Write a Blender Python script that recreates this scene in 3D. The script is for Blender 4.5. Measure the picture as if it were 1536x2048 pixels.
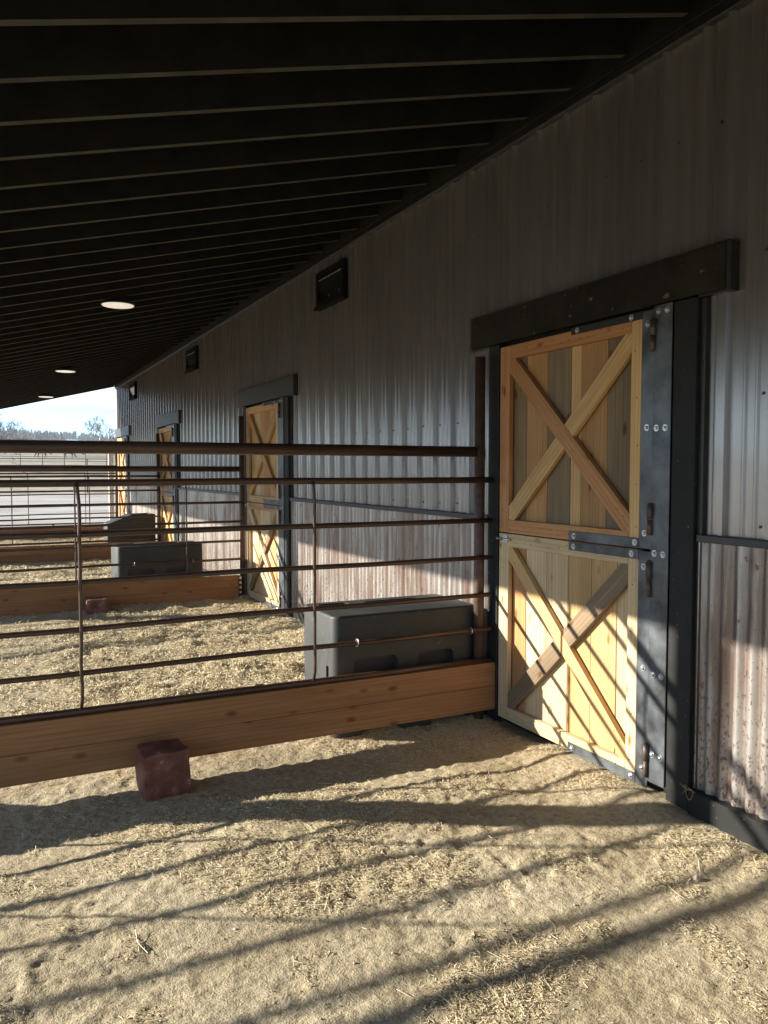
import bpy, bmesh, math, random
import numpy as np
from mathutils import Vector, Matrix, noise as mnoise
random.seed(7); rng = np.random.default_rng(11)
R = math.radians
scene = bpy.context.scene
for o in list(bpy.data.objects): bpy.data.objects.remove(o)

# ------------------------------------------------------------------ camera
cam_d = bpy.data.cameras.new('camera'); cam = bpy.data.objects.new('camera', cam_d)
scene.collection.objects.link(cam); scene.camera = cam
cam_d.sensor_fit = 'VERTICAL'; cam_d.sensor_height = 36.0; cam_d.lens = 36.0*1616/2048
cam_d.clip_start = .05; cam_d.clip_end = 3000
cam.location = (0, 0, 0); cam.rotation_euler = (R(90-2.976), 0, R(-26.25))
scene.render.resolution_x = 768; scene.render.resolution_y = 1024

# ------------------------------------------------------------------ light
ELEV = R(19.2); SUNDIR = Vector((-.884, .468, 0)).normalized()          # towards the sun, horizontally
to_sun = Vector((SUNDIR.x*math.cos(ELEV), SUNDIR.y*math.cos(ELEV), math.sin(ELEV)))
world = bpy.data.worlds.new('World'); scene.world = world; world.use_nodes = True
wn = world.node_tree.nodes; wl = world.node_tree.links; wn.clear()
w_out = wn.new('ShaderNodeOutputWorld'); w_bg = wn.new('ShaderNodeBackground')
sky = wn.new('ShaderNodeTexSky'); sky.sky_type = 'NISHITA'; sky.sun_disc = False
sky.sun_elevation = ELEV; sky.sun_rotation = math.atan2(to_sun.x, to_sun.y) % (2*math.pi)
sky.altitude = 1800; sky.air_density = .9; sky.dust_density = .3; sky.ozone_density = 2.0
w_tc = wn.new('ShaderNodeTexCoord'); w_map = wn.new('ShaderNodeMapping')
w_map.inputs['Scale'].default_value = (1.0, 1.3, 9.0); w_map.inputs['Rotation'].default_value = (.05, .12, .3)
w_no = wn.new('ShaderNodeTexNoise'); w_no.inputs['Scale'].default_value = 3.4; w_no.inputs['Detail'].default_value = 7; w_no.inputs['Distortion'].default_value = .5
w_rp = wn.new('ShaderNodeValToRGB'); w_rp.color_ramp.elements[0].position = .45; w_rp.color_ramp.elements[1].position = .58
w_rp.color_ramp.elements[0].color = (.02,.02,.02,1); w_rp.color_ramp.elements[1].color = (.95,.95,.95,1)
w_mx = wn.new('ShaderNodeMixRGB'); w_mx.inputs['Color2'].default_value = (2.8, 2.95, 3.1, 1)
wl.new(w_tc.outputs['Generated'], w_map.inputs['Vector']); wl.new(w_map.outputs['Vector'], w_no.inputs['Vector'])
wl.new(w_no.outputs['Fac'], w_rp.inputs['Fac']); wl.new(w_rp.outputs['Color'], w_mx.inputs['Fac'])
w_ti = wn.new('ShaderNodeMixRGB'); w_ti.blend_type = 'MULTIPLY'; w_ti.inputs['Fac'].default_value = 1; w_ti.inputs['Color2'].default_value = (.55, .80, 1.0, 1)
wl.new(sky.outputs['Color'], w_ti.inputs['Color1']); wl.new(w_ti.outputs['Color'], w_mx.inputs['Color1']); wl.new(w_mx.outputs['Color'], w_bg.inputs['Color'])
w_bg.inputs['Strength'].default_value = .097; wl.new(w_bg.outputs['Background'], w_out.inputs['Surface'])
sun_d = bpy.data.lights.new('sun', 'SUN'); sun_d.energy = 3.6; sun_d.angle = R(.6); sun_d.color = (1, .94, .82)
sun = bpy.data.objects.new('sun', sun_d); scene.collection.objects.link(sun)
sun.rotation_euler = to_sun.to_track_quat('Z', 'Y').to_euler()
scene.view_settings.view_transform = 'Standard'; scene.view_settings.look = 'None'
scene.view_settings.gamma = 1; scene.view_settings.use_curve_mapping = False
scene.view_settings.exposure = 2.0

# ------------------------------------------------------------------ materials
def _mat(name):
    m = bpy.data.materials.new(name); m.use_nodes = True; nt = m.node_tree
    return m, nt, nt.nodes, nt.links, nt.nodes['Principled BSDF']
def ramp(N, stops):
    r = N.new('ShaderNodeValToRGB'); e = r.color_ramp.elements
    while len(e) < len(stops): e.new(.5)
    for k, (p, c) in enumerate(stops):
        e[k].position = p; e[k].color = (*c, 1) if len(c) == 3 else c
    return r
def noise_node(N, L, vec, scale, detail=4, rough=.55, dist=0):
    n = N.new('ShaderNodeTexNoise'); n.inputs['Scale'].default_value = scale; n.inputs['Detail'].default_value = detail
    n.inputs['Roughness'].default_value = rough; n.inputs['Distortion'].default_value = dist
    if vec is not None: L.new(vec, n.inputs['Vector'])
    return n
def mapping(N, L, vec, sc, rot=(0,0,0)):
    m = N.new('ShaderNodeMapping'); m.inputs['Scale'].default_value = sc; m.inputs['Rotation'].default_value = rot
    L.new(vec, m.inputs['Vector']); return m.outputs['Vector']
def bump(N, L, B, height, strength, dist):
    b = N.new('ShaderNodeBump'); b.inputs['Strength'].default_value = strength; b.inputs['Distance'].default_value = dist
    L.new(height, b.inputs['Height']); L.new(b.outputs['Normal'], B.inputs['Normal']); return b
def mixc(N, L, fac, a, b, mode='MIX'):
    m = N.new('ShaderNodeMixRGB'); m.blend_type = mode
    for i, v in ((0, fac), (1, a), (2, b)):
        if isinstance(v, (int, float)): m.inputs[i].default_value = v
        elif isinstance(v, tuple): m.inputs[i].default_value = (*v, 1)
        else: L.new(v, m.inputs[i])
    return m.outputs['Color']
def objvec(N, L, spread=40):
    tc = N.new('ShaderNodeTexCoord'); oi = N.new('ShaderNodeObjectInfo')
    vm = N.new('ShaderNodeVectorMath'); vm.operation = 'MULTIPLY_ADD'
    cx = N.new('ShaderNodeCombineXYZ')
    for k in range(3): L.new(oi.outputs['Random'], cx.inputs[k])
    L.new(cx.outputs['Vector'], vm.inputs[0]); vm.inputs[1].default_value = (spread, spread*1.7, spread*2.3)
    L.new(tc.outputs['Object'], vm.inputs[2]); return vm.outputs['Vector'], oi

def wood(name, dark, light, rough=.62, knots=True, var=.22, dirt=.0):
    m, nt, N, L, B = _mat(name)
    v, oi = objvec(N, L)
    g = noise_node(N, L, mapping(N, L, v, (1.8, 60, 60)), 1.0, 6, .6, .5)
    blot = noise_node(N, L, mapping(N, L, v, (.9, 7, 7)), 1.0, 3, .5, 1.2)
    ring = N.new('ShaderNodeTexWave'); ring.bands_direction = 'Y'; ring.inputs['Scale'].default_value = 1
    ring.inputs['Distortion'].default_value = 9; ring.inputs['Detail'].default_value = 3; ring.inputs['Detail Scale'].default_value = .5
    L.new(mapping(N, L, v, (.8, 13, 13)), ring.inputs['Vector'])
    d2 = tuple(a*.62+b*.38 for a, b in zip(dark, light)); r = ramp(N, [(.30, d2), (.62, light)]); L.new(g.outputs['Fac'], r.inputs['Fac'])
    mid = tuple((a*1.0+b)/2*.86 for a, b in zip(dark, light))
    rb = ramp(N, [(.42, (0,0,0)), (.66, (.85,.85,.85))]); L.new(blot.outputs['Fac'], rb.inputs['Fac'])
    c = mixc(N, L, rb.outputs['Color'], r.outputs['Color'], mid)
    rr = ramp(N, [(.0, (1,1,1)), (.70, (1,1,1)), (.97, (.84,.77,.70))]); L.new(ring.outputs['Fac'], rr.inputs['Fac'])
    c = mixc(N, L, .8, c, rr.outputs['Color'], 'MULTIPLY')
    if knots:
        vo = N.new('ShaderNodeTexVoronoi'); vo.inputs['Scale'].default_value = 1
        L.new(mapping(N, L, v, (4.6, 10, 10)), vo.inputs['Vector'])
        rk = ramp(N, [(.05, (.30,.17,.10)), (.11, (.66,.46,.32)), (.19, (1,1,1))]); L.new(vo.outputs['Distance'], rk.inputs['Fac'])
        c = mixc(N, L, .85, c, rk.outputs['Color'], 'MULTIPLY')
    hs = N.new('ShaderNodeHueSaturation'); mr = N.new('ShaderNodeMapRange')
    mr.inputs['To Min'].default_value = 1-var; mr.inputs['To Max'].default_value = 1+var*.8
    L.new(oi.outputs['Random'], mr.inputs['Value']); L.new(mr.outputs['Result'], hs.inputs['Value']); L.new(c, hs.inputs['Color'])
    L.new(hs.outputs['Color'], B.inputs['Base Color']); B.inputs['Roughness'].default_value = rough
    B.inputs['Specular IOR Level'].default_value = .3
    bump(N, L, B, g.outputs['Fac'], .35, .003)
    return m

def plain(name, col, rough=.5, metal=0, nsc=8, namt=.25, bmp=0, speck=None, spec=.5):
    m, nt, N, L, B = _mat(name)
    v, oi = objvec(N, L, 11)
    n = noise_node(N, L, v, nsc, 5, .6)
    lo = tuple(c*(1-namt) for c in col); hi = tuple(min(1, c*(1+namt)) for c in col)
    r = ramp(N, [(.32, lo), (.68, hi)]); L.new(n.outputs['Fac'], r.inputs['Fac']); c = r.outputs['Color']
    if speck:
        s = noise_node(N, L, v, speck[1], 2, .5); rs = ramp(N, [(speck[2], (0,0,0)), (speck[2]+.04, (1,1,1))]); L.new(s.outputs['Fac'], rs.inputs['Fac'])
        c = mixc(N, L, rs.outputs['Color'], c, speck[0])
    L.new(c, B.inputs['Base Color']); B.inputs['Metallic'].default_value = metal
    rr = N.new('ShaderNodeMapRange'); rr.inputs['To Min'].default_value = max(.05, rough-.1); rr.inputs['To Max'].default_value = min(1, rough+.12)
    L.new(n.outputs['Fac'], rr.inputs['Value']); L.new(rr.outputs['Result'], B.inputs['Roughness'])
    B.inputs['Specular IOR Level'].default_value = spec
    if bmp: bump(N, L, B, n.outputs['Fac'], bmp, .004)
    return m

M = {}
M['cream'] = wood('cream_pine', (.49,.345,.19), (.66,.50,.295), var=.1)
M['yellow'] = wood('yellow_pine', (.43,.25,.098), (.61,.395,.175), var=.14)
M['tan'] = wood('tan_pine', (.33,.165,.060), (.50,.285,.115), var=.14)
M['orange'] = wood('orange_fir', (.33,.145,.055), (.50,.255,.105), var=.1)
M['grey'] = wood('weathered_grey_board', (.14,.097,.058), (.255,.185,.115), rough=.8, var=.15)
M['brown'] = wood('weathered_brown_board', (.16,.10,.05), (.28,.19,.10), rough=.8, var=.12)
M['kick'] = wood('stained_kick_board', (.185,.086,.034), (.31,.158,.068), rough=.65, var=.12)
M['black_wood'] = plain('black_stained_board', (.019,.016,.011), .7, 0, 6, .5, .3, ((.14,.12,.07), 26, .68), .2)
M['grey_header'] = plain('charcoal_header_board', (.03,.03,.024), .5, 0, 6, .35, .3)
M['rafter'] = plain('black_rafter_paint', (.013,.012,.009), .75, 0, 9, .4, .2, None, .2)
M['rafter_edge'] = plain('bounce_lit_rafter_edge', (.060,.060,.049), .8, 0, 7, .3, .2, None, .2)  # rafter underside, light bounced off the ground put into its colour
M['deck'] = plain('black_roof_deck', (.012,.011,.009), .9, 0, 4, .3, 0, None, .1)
M['black_metal'] = plain('black_trim_steel', (.022,.022,.023), .38, .1, 14, .3)
M['jamb'] = plain('black_jamb_board', (.015,.015,.014), .6, 0, 9, .35, .15, ((.20,.18,.14), 60, .71), .25)
M['hinge_steel'] = plain('mottled_dark_steel', (.085,.093,.102), .38, .4, 7, .6, .1)
M['zinc'] = plain('zinc_bolt', (.55,.56,.58), .3, .85, 30, .15)
M['hinge'] = plain('rusty_hinge', (.085,.062,.048), .5, .3, 25, .35)
M['plastic'] = plain('charcoal_plastic', (.027,.028,.027), .6, 0, 5, .3, .15, ((.13,.115,.085), 46, .70))
M['concrete'] = plain('grey_foundation', (.25,.23,.20), .85, 0, 12, .2, .3)
M['white_trim'] = plain('white_trim', (.75,.74,.71), .5, 0, 10, .06)
M['roof_metal'] = plain('dark_roof_sheet', (.05,.05,.052), .4, .2, 3, .2)
M['horse'] = plain('bay_horse', (.05,.022,.012), .6, 0, 3, .4)
M['pebble'] = plain('pale_pebble', (.36,.32,.26), .8, 0, 30, .2)
M['vent_black'] = plain('black_vent_plastic', (.007,.007,.006), .8, 0, 10, .2, 0, None, .1)
M['vent_flap'] = plain('pale_vent_flap', (.35,.35,.36), .3, .3, 10, .1)

def rust_pipe(name, a, b, rough, spec=.5):
    m, nt, N, L, B = _mat(name)
    v, oi = objvec(N, L, 23)
    n = noise_node(N, L, mapping(N, L, v, (3, 30, 30)), 1, 6, .65)
    n2 = noise_node(N, L, v, 90, 3, .6)
    r = ramp(N, [(.34, a), (.72, b)]); L.new(n.outputs['Fac'], r.inputs['Fac'])
    c = mixc(N, L, .35, r.outputs['Color'], n2.outputs['Color'], 'OVERLAY')
    bw = N.new('ShaderNodeRGBToBW'); L.new(c, bw.inputs['Color'])
    c = mixc(N, L, .55, c, r.outputs['Color'])
    L.new(c, B.inputs['Base Color']); B.inputs['Metallic'].default_value = .15; B.inputs['Roughness'].default_value = rough
    B.inputs['Specular IOR Level'].default_value = spec
    bump(N, L, B, n2.outputs['Fac'], .25, .001); return m
M['pipe'] = rust_pipe('rusty_pipe', (.040,.026,.019), (.105,.052,.030), .42)
M['post'] = rust_pipe('rusty_post', (.048,.028,.020), (.12,.062,.038), .55)

# upper wall cladding: charcoal baked enamel
m, nt, N, L, B = _mat('charcoal_cladding'); M['cladding'] = m
tc = N.new('ShaderNodeNewGeometry')
n = noise_node(N, L, mapping(N, L, tc.outputs['Position'], (1, 1.3, .35)), 1.7, 4)
r = ramp(N, [(.3, (.275,.255,.245)), (.7, (.33,.308,.298))]); L.new(n.outputs['Fac'], r.inputs['Fac'])
n2 = noise_node(N, L, mapping(N, L, tc.outputs['Position'], (1, 26, .8)), 1.0, 5, .6)
r2 = ramp(N, [(.35, (.86,.86,.85)), (.7, (1.08,1.07,1.05))]); L.new(n2.outputs['Fac'], r2.inputs['Fac'])
L.new(mixc(N, L, 1, r.outputs['Color'], r2.outputs['Color'], 'MULTIPLY'), B.inputs['Base Color'])
B.inputs['Metallic'].default_value = .6; B.inputs['Roughness'].default_value = .24
nb = noise_node(N, L, mapping(N, L, tc.outputs['Position'], (1, 5, .6)), 1.0, 2); bump(N, L, B, nb.outputs['Fac'], .05, .02)

# rusty corrugated wainscot
m, nt, N, L, B = _mat('rusty_corrugated_sheet'); M['corrugated'] = m
geo = N.new('ShaderNodeNewGeometry'); P = geo.outputs['Position']
st = noise_node(N, L, mapping(N, L, P, (1, 11, .8)), 1.3, 6, .66, .3)
r = ramp(N, [(.36, (.41,.39,.365)), (.47, (.31,.28,.25)), (.55, (.20,.148,.118)), (.67, (.145,.082,.060))]); L.new(st.outputs['Fac'], r.inputs['Fac'])
big = noise_node(N, L, mapping(N, L, P, (1, 1.1, .5)), 2.2, 3, .5)
rb = ramp(N, [(.32, (.15,.15,.15)), (.52, (1,1,1))]); L.new(big.outputs['Fac'], rb.inputs['Fac'])
c = mixc(N, L, rb.outputs['Color'], (.42,.40,.37), r.outputs['Color'])
va = N.new('ShaderNodeAttribute'); va.attribute_name = 'valley'
vn = noise_node(N, L, mapping(N, L, P, (1, 4, .9)), 2.0, 4, .6); vr = ramp(N, [(.35, (.25,.25,.25)), (.62, (.95,.95,.95))]); L.new(vn.outputs['Fac'], vr.inputs['Fac'])
vm_ = N.new('ShaderNodeMath'); vm_.operation = 'MULTIPLY'; L.new(va.outputs['Fac'], vm_.inputs[0]); L.new(vr.outputs['Color'], vm_.inputs[1])
c = mixc(N, L, vm_.outputs['Value'], c, (.18,.132,.108))
spk = noise_node(N, L, mapping(N, L, P, (1, 55, 30)), 1.6, 4, .7)
sep = N.new('ShaderNodeSeparateXYZ'); L.new(P, sep.inputs['Vector'])
mr = N.new('ShaderNodeMapRange'); mr.inputs['From Min'].default_value = -1.45; mr.inputs['From Max'].default_value = -.55
mr.inputs['To Min'].default_value = .10; mr.inputs['To Max'].default_value = -.04; L.new(sep.outputs['Z'], mr.inputs['Value'])
ad = N.new('ShaderNodeMath'); ad.operation = 'ADD'; L.new(spk.outputs['Fac'], ad.inputs[0]); L.new(mr.outputs['Result'], ad.inputs[1])
rs = ramp(N, [(.60, (0,0,0)), (.65, (.85,.85,.85))]); L.new(ad.outputs['Value'], rs.inputs['Fac'])
c = mixc(N, L, rs.outputs['Color'], c, (.105,.055,.038))
pock = noise_node(N, L, mapping(N, L, P, (1, 20, 9)), 1.4, 3, .6)
rp = ramp(N, [(.66, (0,0,0)), (.69, (.8,.8,.8))]); L.new(pock.outputs['Fac'], rp.inputs['Fac'])
c = mixc(N, L, rp.outputs['Color'], c, (.12,.05,.04))
L.new(c, B.inputs['Base Color']); B.inputs['Roughness'].default_value = .38; B.inputs['Metallic'].default_value = .5
bump(N, L, B, spk.outputs['Fac'], .2, .002)

# stall floor dirt, mixing to straw litter by the vertex attribute
def dirt_mat(name, attr):
    m, nt, N, L, B = _mat(name)
    geo = N.new('ShaderNodeNewGeometry'); P = geo.outputs['Position']
    a = noise_node(N, L, P, 1.4, 6, .6); f = noise_node(N, L, P, 38, 5, .68); ff = noise_node(N, L, P, 170, 3, .6)
    r = ramp(N, [(.32, (.34,.28,.18)), (.52, (.425,.36,.245)), (.70, (.50,.43,.305))]); L.new(a.outputs['Fac'], r.inputs['Fac'])
    rf = ramp(N, [(.34, (.62,.58,.54)), (.50, (1,1,1)), (.72, (1.18,1.16,1.1))]); L.new(f.outputs['Fac'], rf.inputs['Fac'])
    c = mixc(N, L, 1, r.outputs['Color'], rf.outputs['Color'], 'MULTIPLY')
    rg = ramp(N, [(.33, (.60,.56,.5)), (.46, (1,1,1)), (.66, (1,1,1)), (.74, (1.35,1.3,1.2))]); L.new(ff.outputs['Fac'], rg.inputs['Fac'])
    c = mixc(N, L, .8, c, rg.outputs['Color'], 'MULTIPLY')
    if attr:
        at = N.new('ShaderNodeAttribute'); at.attribute_name = 'litter'
        s = noise_node(N, L, mapping(N, L, P, (60, 60, 60)), 1, 4, .7, .6)
        rs = ramp(N, [(.36, (.27,.20,.11)), (.52, (.52,.42,.26)), (.66, (.68,.58,.38))]); L.new(s.outputs['Fac'], rs.inputs['Fac'])
        c = mixc(N, L, at.outputs['Fac'], c, rs.outputs['Color'])
    L.new(c, B.inputs['Base Color']); B.inputs['Roughness'].default_value = .95; B.inputs['Specular IOR Level'].default_value = .15
    add = N.new('ShaderNodeMath'); add.operation = 'MULTIPLY_ADD'; add.inputs[1].default_value = .35
    L.new(ff.outputs['Fac'], add.inputs[0]); L.new(f.outputs['Fac'], add.inputs[2])
    bump(N, L, B, add.outputs['Value'], .85, .012); return m
M['dirt'] = dirt_mat('trampled_dirt', True)
M['yard'] = dirt_mat('yard_dirt', False)
m, nt, N, L, B = _mat('pale_gravel'); M['gravel'] = m
geo = N.new('ShaderNodeNewGeometry'); a = noise_node(N, L, mapping(N, L, geo.outputs['Position'], (.25,.5,1)), 1, 6, .7)
r = ramp(N, [(.3, (.20,.18,.15)), (.5, (.31,.28,.24)), (.7, (.42,.385,.335))]); L.new(a.outputs['Fac'], r.inputs['Fac']); L.new(r.outputs['Color'], B.inputs['Base Color']); B.inputs['Roughness'].default_value = .95
bump(N, L, B, a.outputs['Fac'], .6, .2)
m, nt, N, L, B = _mat('dry_pasture'); M['pasture'] = m
geo = N.new('ShaderNodeNewGeometry'); a = noise_node(N, L, mapping(N, L, geo.outputs['Position'], (.12,.35,.1)), 1, 8, .7)
r = ramp(N, [(.30, (.12,.10,.06)), (.48, (.25,.215,.14)), (.62, (.36,.315,.215)), (.75, (.44,.39,.28))]); L.new(a.outputs['Fac'], r.inputs['Fac'])
b2 = noise_node(N, L, mapping(N, L, geo.outputs['Position'], (.8,2,1)), 1, 6, .7)
rb = ramp(N, [(.4, (.55,.53,.5)), (.6, (1.1,1.1,1.1))]); L.new(b2.outputs['Fac'], rb.inputs['Fac'])
L.new(mixc(N, L, 1, r.outputs['Color'], rb.outputs['Color'], 'MULTIPLY'), B.inputs['Base Color']); B.inputs['Roughness'].default_value = 1
M['hill'] = plain('far_hillside', (.20,.15,.14), 1, 0, .03, .3, 0, None, 0)
M['straw'] = None
m, nt, N, L, B = _mat('straw'); M['straw'] = m
at = N.new('ShaderNodeAttribute'); at.attribute_name = 'tone'
r = ramp(N, [(0, (.20,.135,.065)), (.35, (.41,.325,.19)), (.7, (.63,.54,.36)), (1, (.80,.72,.54))]); L.new(at.outputs['Fac'], r.inputs['Fac'])
L.new(r.outputs['Color'], B.inputs['Base Color']); B.inputs['Roughness'].default_value = .7; B.inputs['Specular IOR Level'].default_value = .3
m, nt, N, L, B = _mat('red_salt'); M['salt'] = m
v, oi = objvec(N, L, 9); n = noise_node(N, L, v, 11, 6, .65); n2 = noise_node(N, L, v, 45, 4, .6)
r = ramp(N, [(.36, (.095,.027,.018)), (.52, (.145,.048,.034)), (.60, (.20,.09,.065)), (.67, (.38,.28,.24))]); L.new(n.outputs['Fac'], r.inputs['Fac'])
L.new(r.outputs['Color'], B.inputs['Base Color']); B.inputs['Roughness'].default_value = .6; bump(N, L, B, n2.outputs['Fac'], .5, .006)
m, nt, N, L, B = _mat('lamp_lens'); M['lens'] = m
B.inputs['Base Color'].default_value = (.85,.83,.78,1); B.inputs['Emission Color'].default_value = (1,.92,.78,1); B.inputs['Emission Strength'].default_value = .13; B.inputs['Roughness'].default_value = .35
M['bark'] = plain('pale_bare_bark', (.34,.30,.27), .9, 0, 2, .3, 0, None, .1)
m, nt, N, L, B = _mat('pine_needles'); M['pine'] = m
oi = N.new('ShaderNodeObjectInfo'); geo = N.new('ShaderNodeNewGeometry'); n = noise_node(N, L, geo.outputs['Position'], .25, 4)
r = ramp(N, [(.35, (.035,.048,.035)), (.65, (.075,.09,.06))]); L.new(n.outputs['Fac'], r.inputs['Fac']); L.new(r.outputs['Color'], B.inputs['Base Color']); B.inputs['Roughness'].default_value = 1
B.inputs['Specular IOR Level'].default_value = 0

# ------------------------------------------------------------------ helpers
def link(o, parent=None):
    scene.collection.objects.link(o)
    if parent is not None: o.parent = parent
    return o
def tag(o, label=None, cat=None, group=None, kind=None):
    if label: o['label'] = label
    if cat: o['category'] = cat
    if group: o['group'] = group
    if kind: o['kind'] = kind
    return o
def thing(name, label, cat, loc=(0,0,0), group=None):
    o = bpy.data.objects.new(name, None); o.empty_display_size = .1; o.location = loc; link(o)
    return tag(o, label, cat, group)
_mc = {}
def box_mesh(sx, sy, sz, bev=.002, seg=1):
    k = ('box', round(sx,3), round(sy,3), round(sz,3), bev, seg)
    if k in _mc: return _mc[k]
    bm = bmesh.new(); bmesh.ops.create_cube(bm, size=1)
    for v in bm.verts: v.co = Vector((v.co.x*sx, v.co.y*sy, v.co.z*sz))
    if bev: bmesh.ops.bevel(bm, geom=bm.edges[:], offset=min(bev, .4*min(sx,sy,sz)), segments=seg, affect='EDGES', profile=.5)
    me = bpy.data.meshes.new('box'); bm.to_mesh(me); bm.free(); _mc[k] = me; return me
def put(name, me, mat, parent, loc, rot=None):
    """object sharing mesh data, material held by the object slot; loc is in world space"""
    if not me.materials: me.materials.append(None)
    o = bpy.data.objects.new(name, me); link(o, parent)
    o.material_slots[0].link = 'OBJECT'; o.material_slots[0].material = mat
    w = parent.matrix_world if False else None
    p = Vector(loc)
    q = parent
    while q is not None:
        p = p - q.location; q = q.parent
    o.location = p
    if rot is not None: o.rotation_euler = rot
    return o
def box(name, mat, parent, lo, hi, bev=.002, seg=1):
    lo, hi = Vector(lo), Vector(hi); s = hi-lo
    return put(name, box_mesh(s.x, s.y, s.z, bev, seg), mat, parent, (lo+hi)/2)
def board(name, mat, parent, p0, p1, width, thick, normal=(1,0,0), bev=.002):
    """a board whose length runs p0->p1; mesh local X is the length so that the grain follows it"""
    p0, p1 = Vector(p0), Vector(p1); d = p1-p0; Ln = d.length; x = d.normalized(); n = Vector(normal).normalized(); y = n.cross(x).normalized(); z = x.cross(y)
    rot = Matrix((x, y, z)).transposed().to_euler()
    return put(name, box_mesh(Ln, width, thick, bev), mat, parent, (p0+p1)/2, rot)
def tube_geo(pts, rad, sides=10, caps=True):
    pts = [Vector(p) for p in pts]; vs = []; fs = []
    rads = rad if isinstance(rad, (list, tuple)) else [rad]*len(pts)
    up0 = None
    for i, p in enumerate(pts):
        a = pts[max(0, i-1)]; b = pts[min(len(pts)-1, i+1)]; t = (b-a).normalized()
        u = Vector((0,0,1)) if abs(t.z) < .9 else Vector((1,0,0))
        if up0 is not None: u = up0
        s = t.cross(u).normalized(); u = s.cross(t).normalized(); up0 = u
        for k in range(sides):
            an = 2*math.pi*k/sides; vs.append(p + (s*math.cos(an)+u*math.sin(an))*rads[i])
    for i in range(len(pts)-1):
        for k in range(sides):
            k2 = (k+1) % sides; fs.append((i*sides+k, i*sides+k2, (i+1)*sides+k2, (i+1)*sides+k))
    if caps:
        fs.append(tuple(range(sides-1, -1, -1))); fs.append(tuple((len(pts)-1)*sides+k for k in range(sides)))
    return vs, fs
def mesh_from(vs, fs, smooth=False, name='mesh'):
    me = bpy.data.meshes.new(name); me.from_pydata([tuple(v) for v in vs], [], fs); me.update()
    if smooth: me.polygons.foreach_set('use_smooth', [len(p.vertices) <= 4 for p in me.polygons])
    return me
def tube(name, mat, parent, pts, rad, sides=12):
    """pts in world space; the object sits at the first point so meshes of the same shape could be shared"""
    o0 = Vector(pts[0]); pp = [Vector(p)-o0 for p in pts]
    key = ('tube', tuple(tuple(round(c,4) for c in p) for p in pp), str(rad), sides)
    if key not in _mc: _mc[key] = mesh_from(*tube_geo(pp, rad, sides), smooth=True)
    # local length axis follows the pipe closely enough for the rust grain
    return put(name, _mc[key], mat, parent, o0)
def join_geo(parts):
    V, F = [], []
    for vs, fs in parts:
        b = len(V); V += [tuple(v) for v in vs]; F += [tuple(i+b for i in f) for f in fs]
    return V, F
def box_geo(lo, hi):
    x0,y0,z0 = lo; x1,y1,z1 = hi
    return ([(x0,y0,z0),(x1,y0,z0),(x1,y1,z0),(x0,y1,z0),(x0,y0,z1),(x1,y0,z1),(x1,y1,z1),(x0,y1,z1)],
            [(0,3,2,1),(4,5,6,7),(0,1,5,4),(1,2,6,5),(2,3,7,6),(3,0,4,7)])

W = 2.745                         # back plane of the cladding
Y_END, Y_START = 19.35, -5.2      # barn wall extent
FLOOR = -1.485
DOORS = [0, 5.10, 10.28, 15.10]   # offsets of the four doors along the wall
FENCES = [(4.02, 0, 0), (9.0, -.07, -.096), (13.96, -.045, -.085), (18.86, -.015, -.03)]

# ------------------------------------------------------------------ terrain
def terrain(y): return float(np.interp(y, [57, 90, 110, 200, 300, 560], [-1.60, .40, 1.15, 2.8, 9.87, 15.87]))
xs = sorted(set([-900,-500,-300,-200,-140,-100] + list(range(-80, 121, 8)) + [140,180,240,320,450,700,1000]))
ys = sorted(set([-900,-400,-200,-100,-50,-20,0,20,40,57] + list(range(57, 130, 6)) + list(range(130, 320, 12)) + [340,380,430,560,700,900,1100]))
V = []; F = []
for y in ys:
    for x in xs:
        z = terrain(y) + (mnoise.noise(Vector((x*.012, y*.012, 0)))*min(1, max(0, (y-205)/60))*2.0)
        z -= max(0, (x-40)) * .012 * min(1, max(0, (y-57)/100))
        V.append((x, y, z))
nx = len(xs)
for j in range(len(ys)-1):
    for i in range(nx-1): F.append((j*nx+i, j*nx+i+1, (j+1)*nx+i+1, (j+1)*nx+i))
g = bpy.data.objects.new('ground', mesh_from(V, F, True)); link(g); g.data.materials.append(M['pasture']); tag(g, 'dry yellow green pasture rising to the hills', kind='structure')
V = []; F = []; xs = list(range(-120, 121, 4)); ys = [-60,-30,-8,4,16] + [19,20.2,21.4,22.6,24,26,28,31,34,38,42,46,50,54,57.5]
for y in ys:
    for x in xs: V.append((x, y, -1.565 + .02*mnoise.noise(Vector((x*.4, y*.4, 3)))*(1 if y > 21 else 0)))
nx = len(xs)
for j in range(len(ys)-1):
    for i in range(nx-1): F.append((j*nx+i, j*nx+i+1, (j+1)*nx+i+1, (j+1)*nx+i))
g = bpy.data.objects.new('gravel_yard', mesh_from(V, F, True)); link(g); g.data.materials.append(M['gravel']); tag(g, 'pale grey gravel yard beyond the pens', kind='structure')

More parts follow.
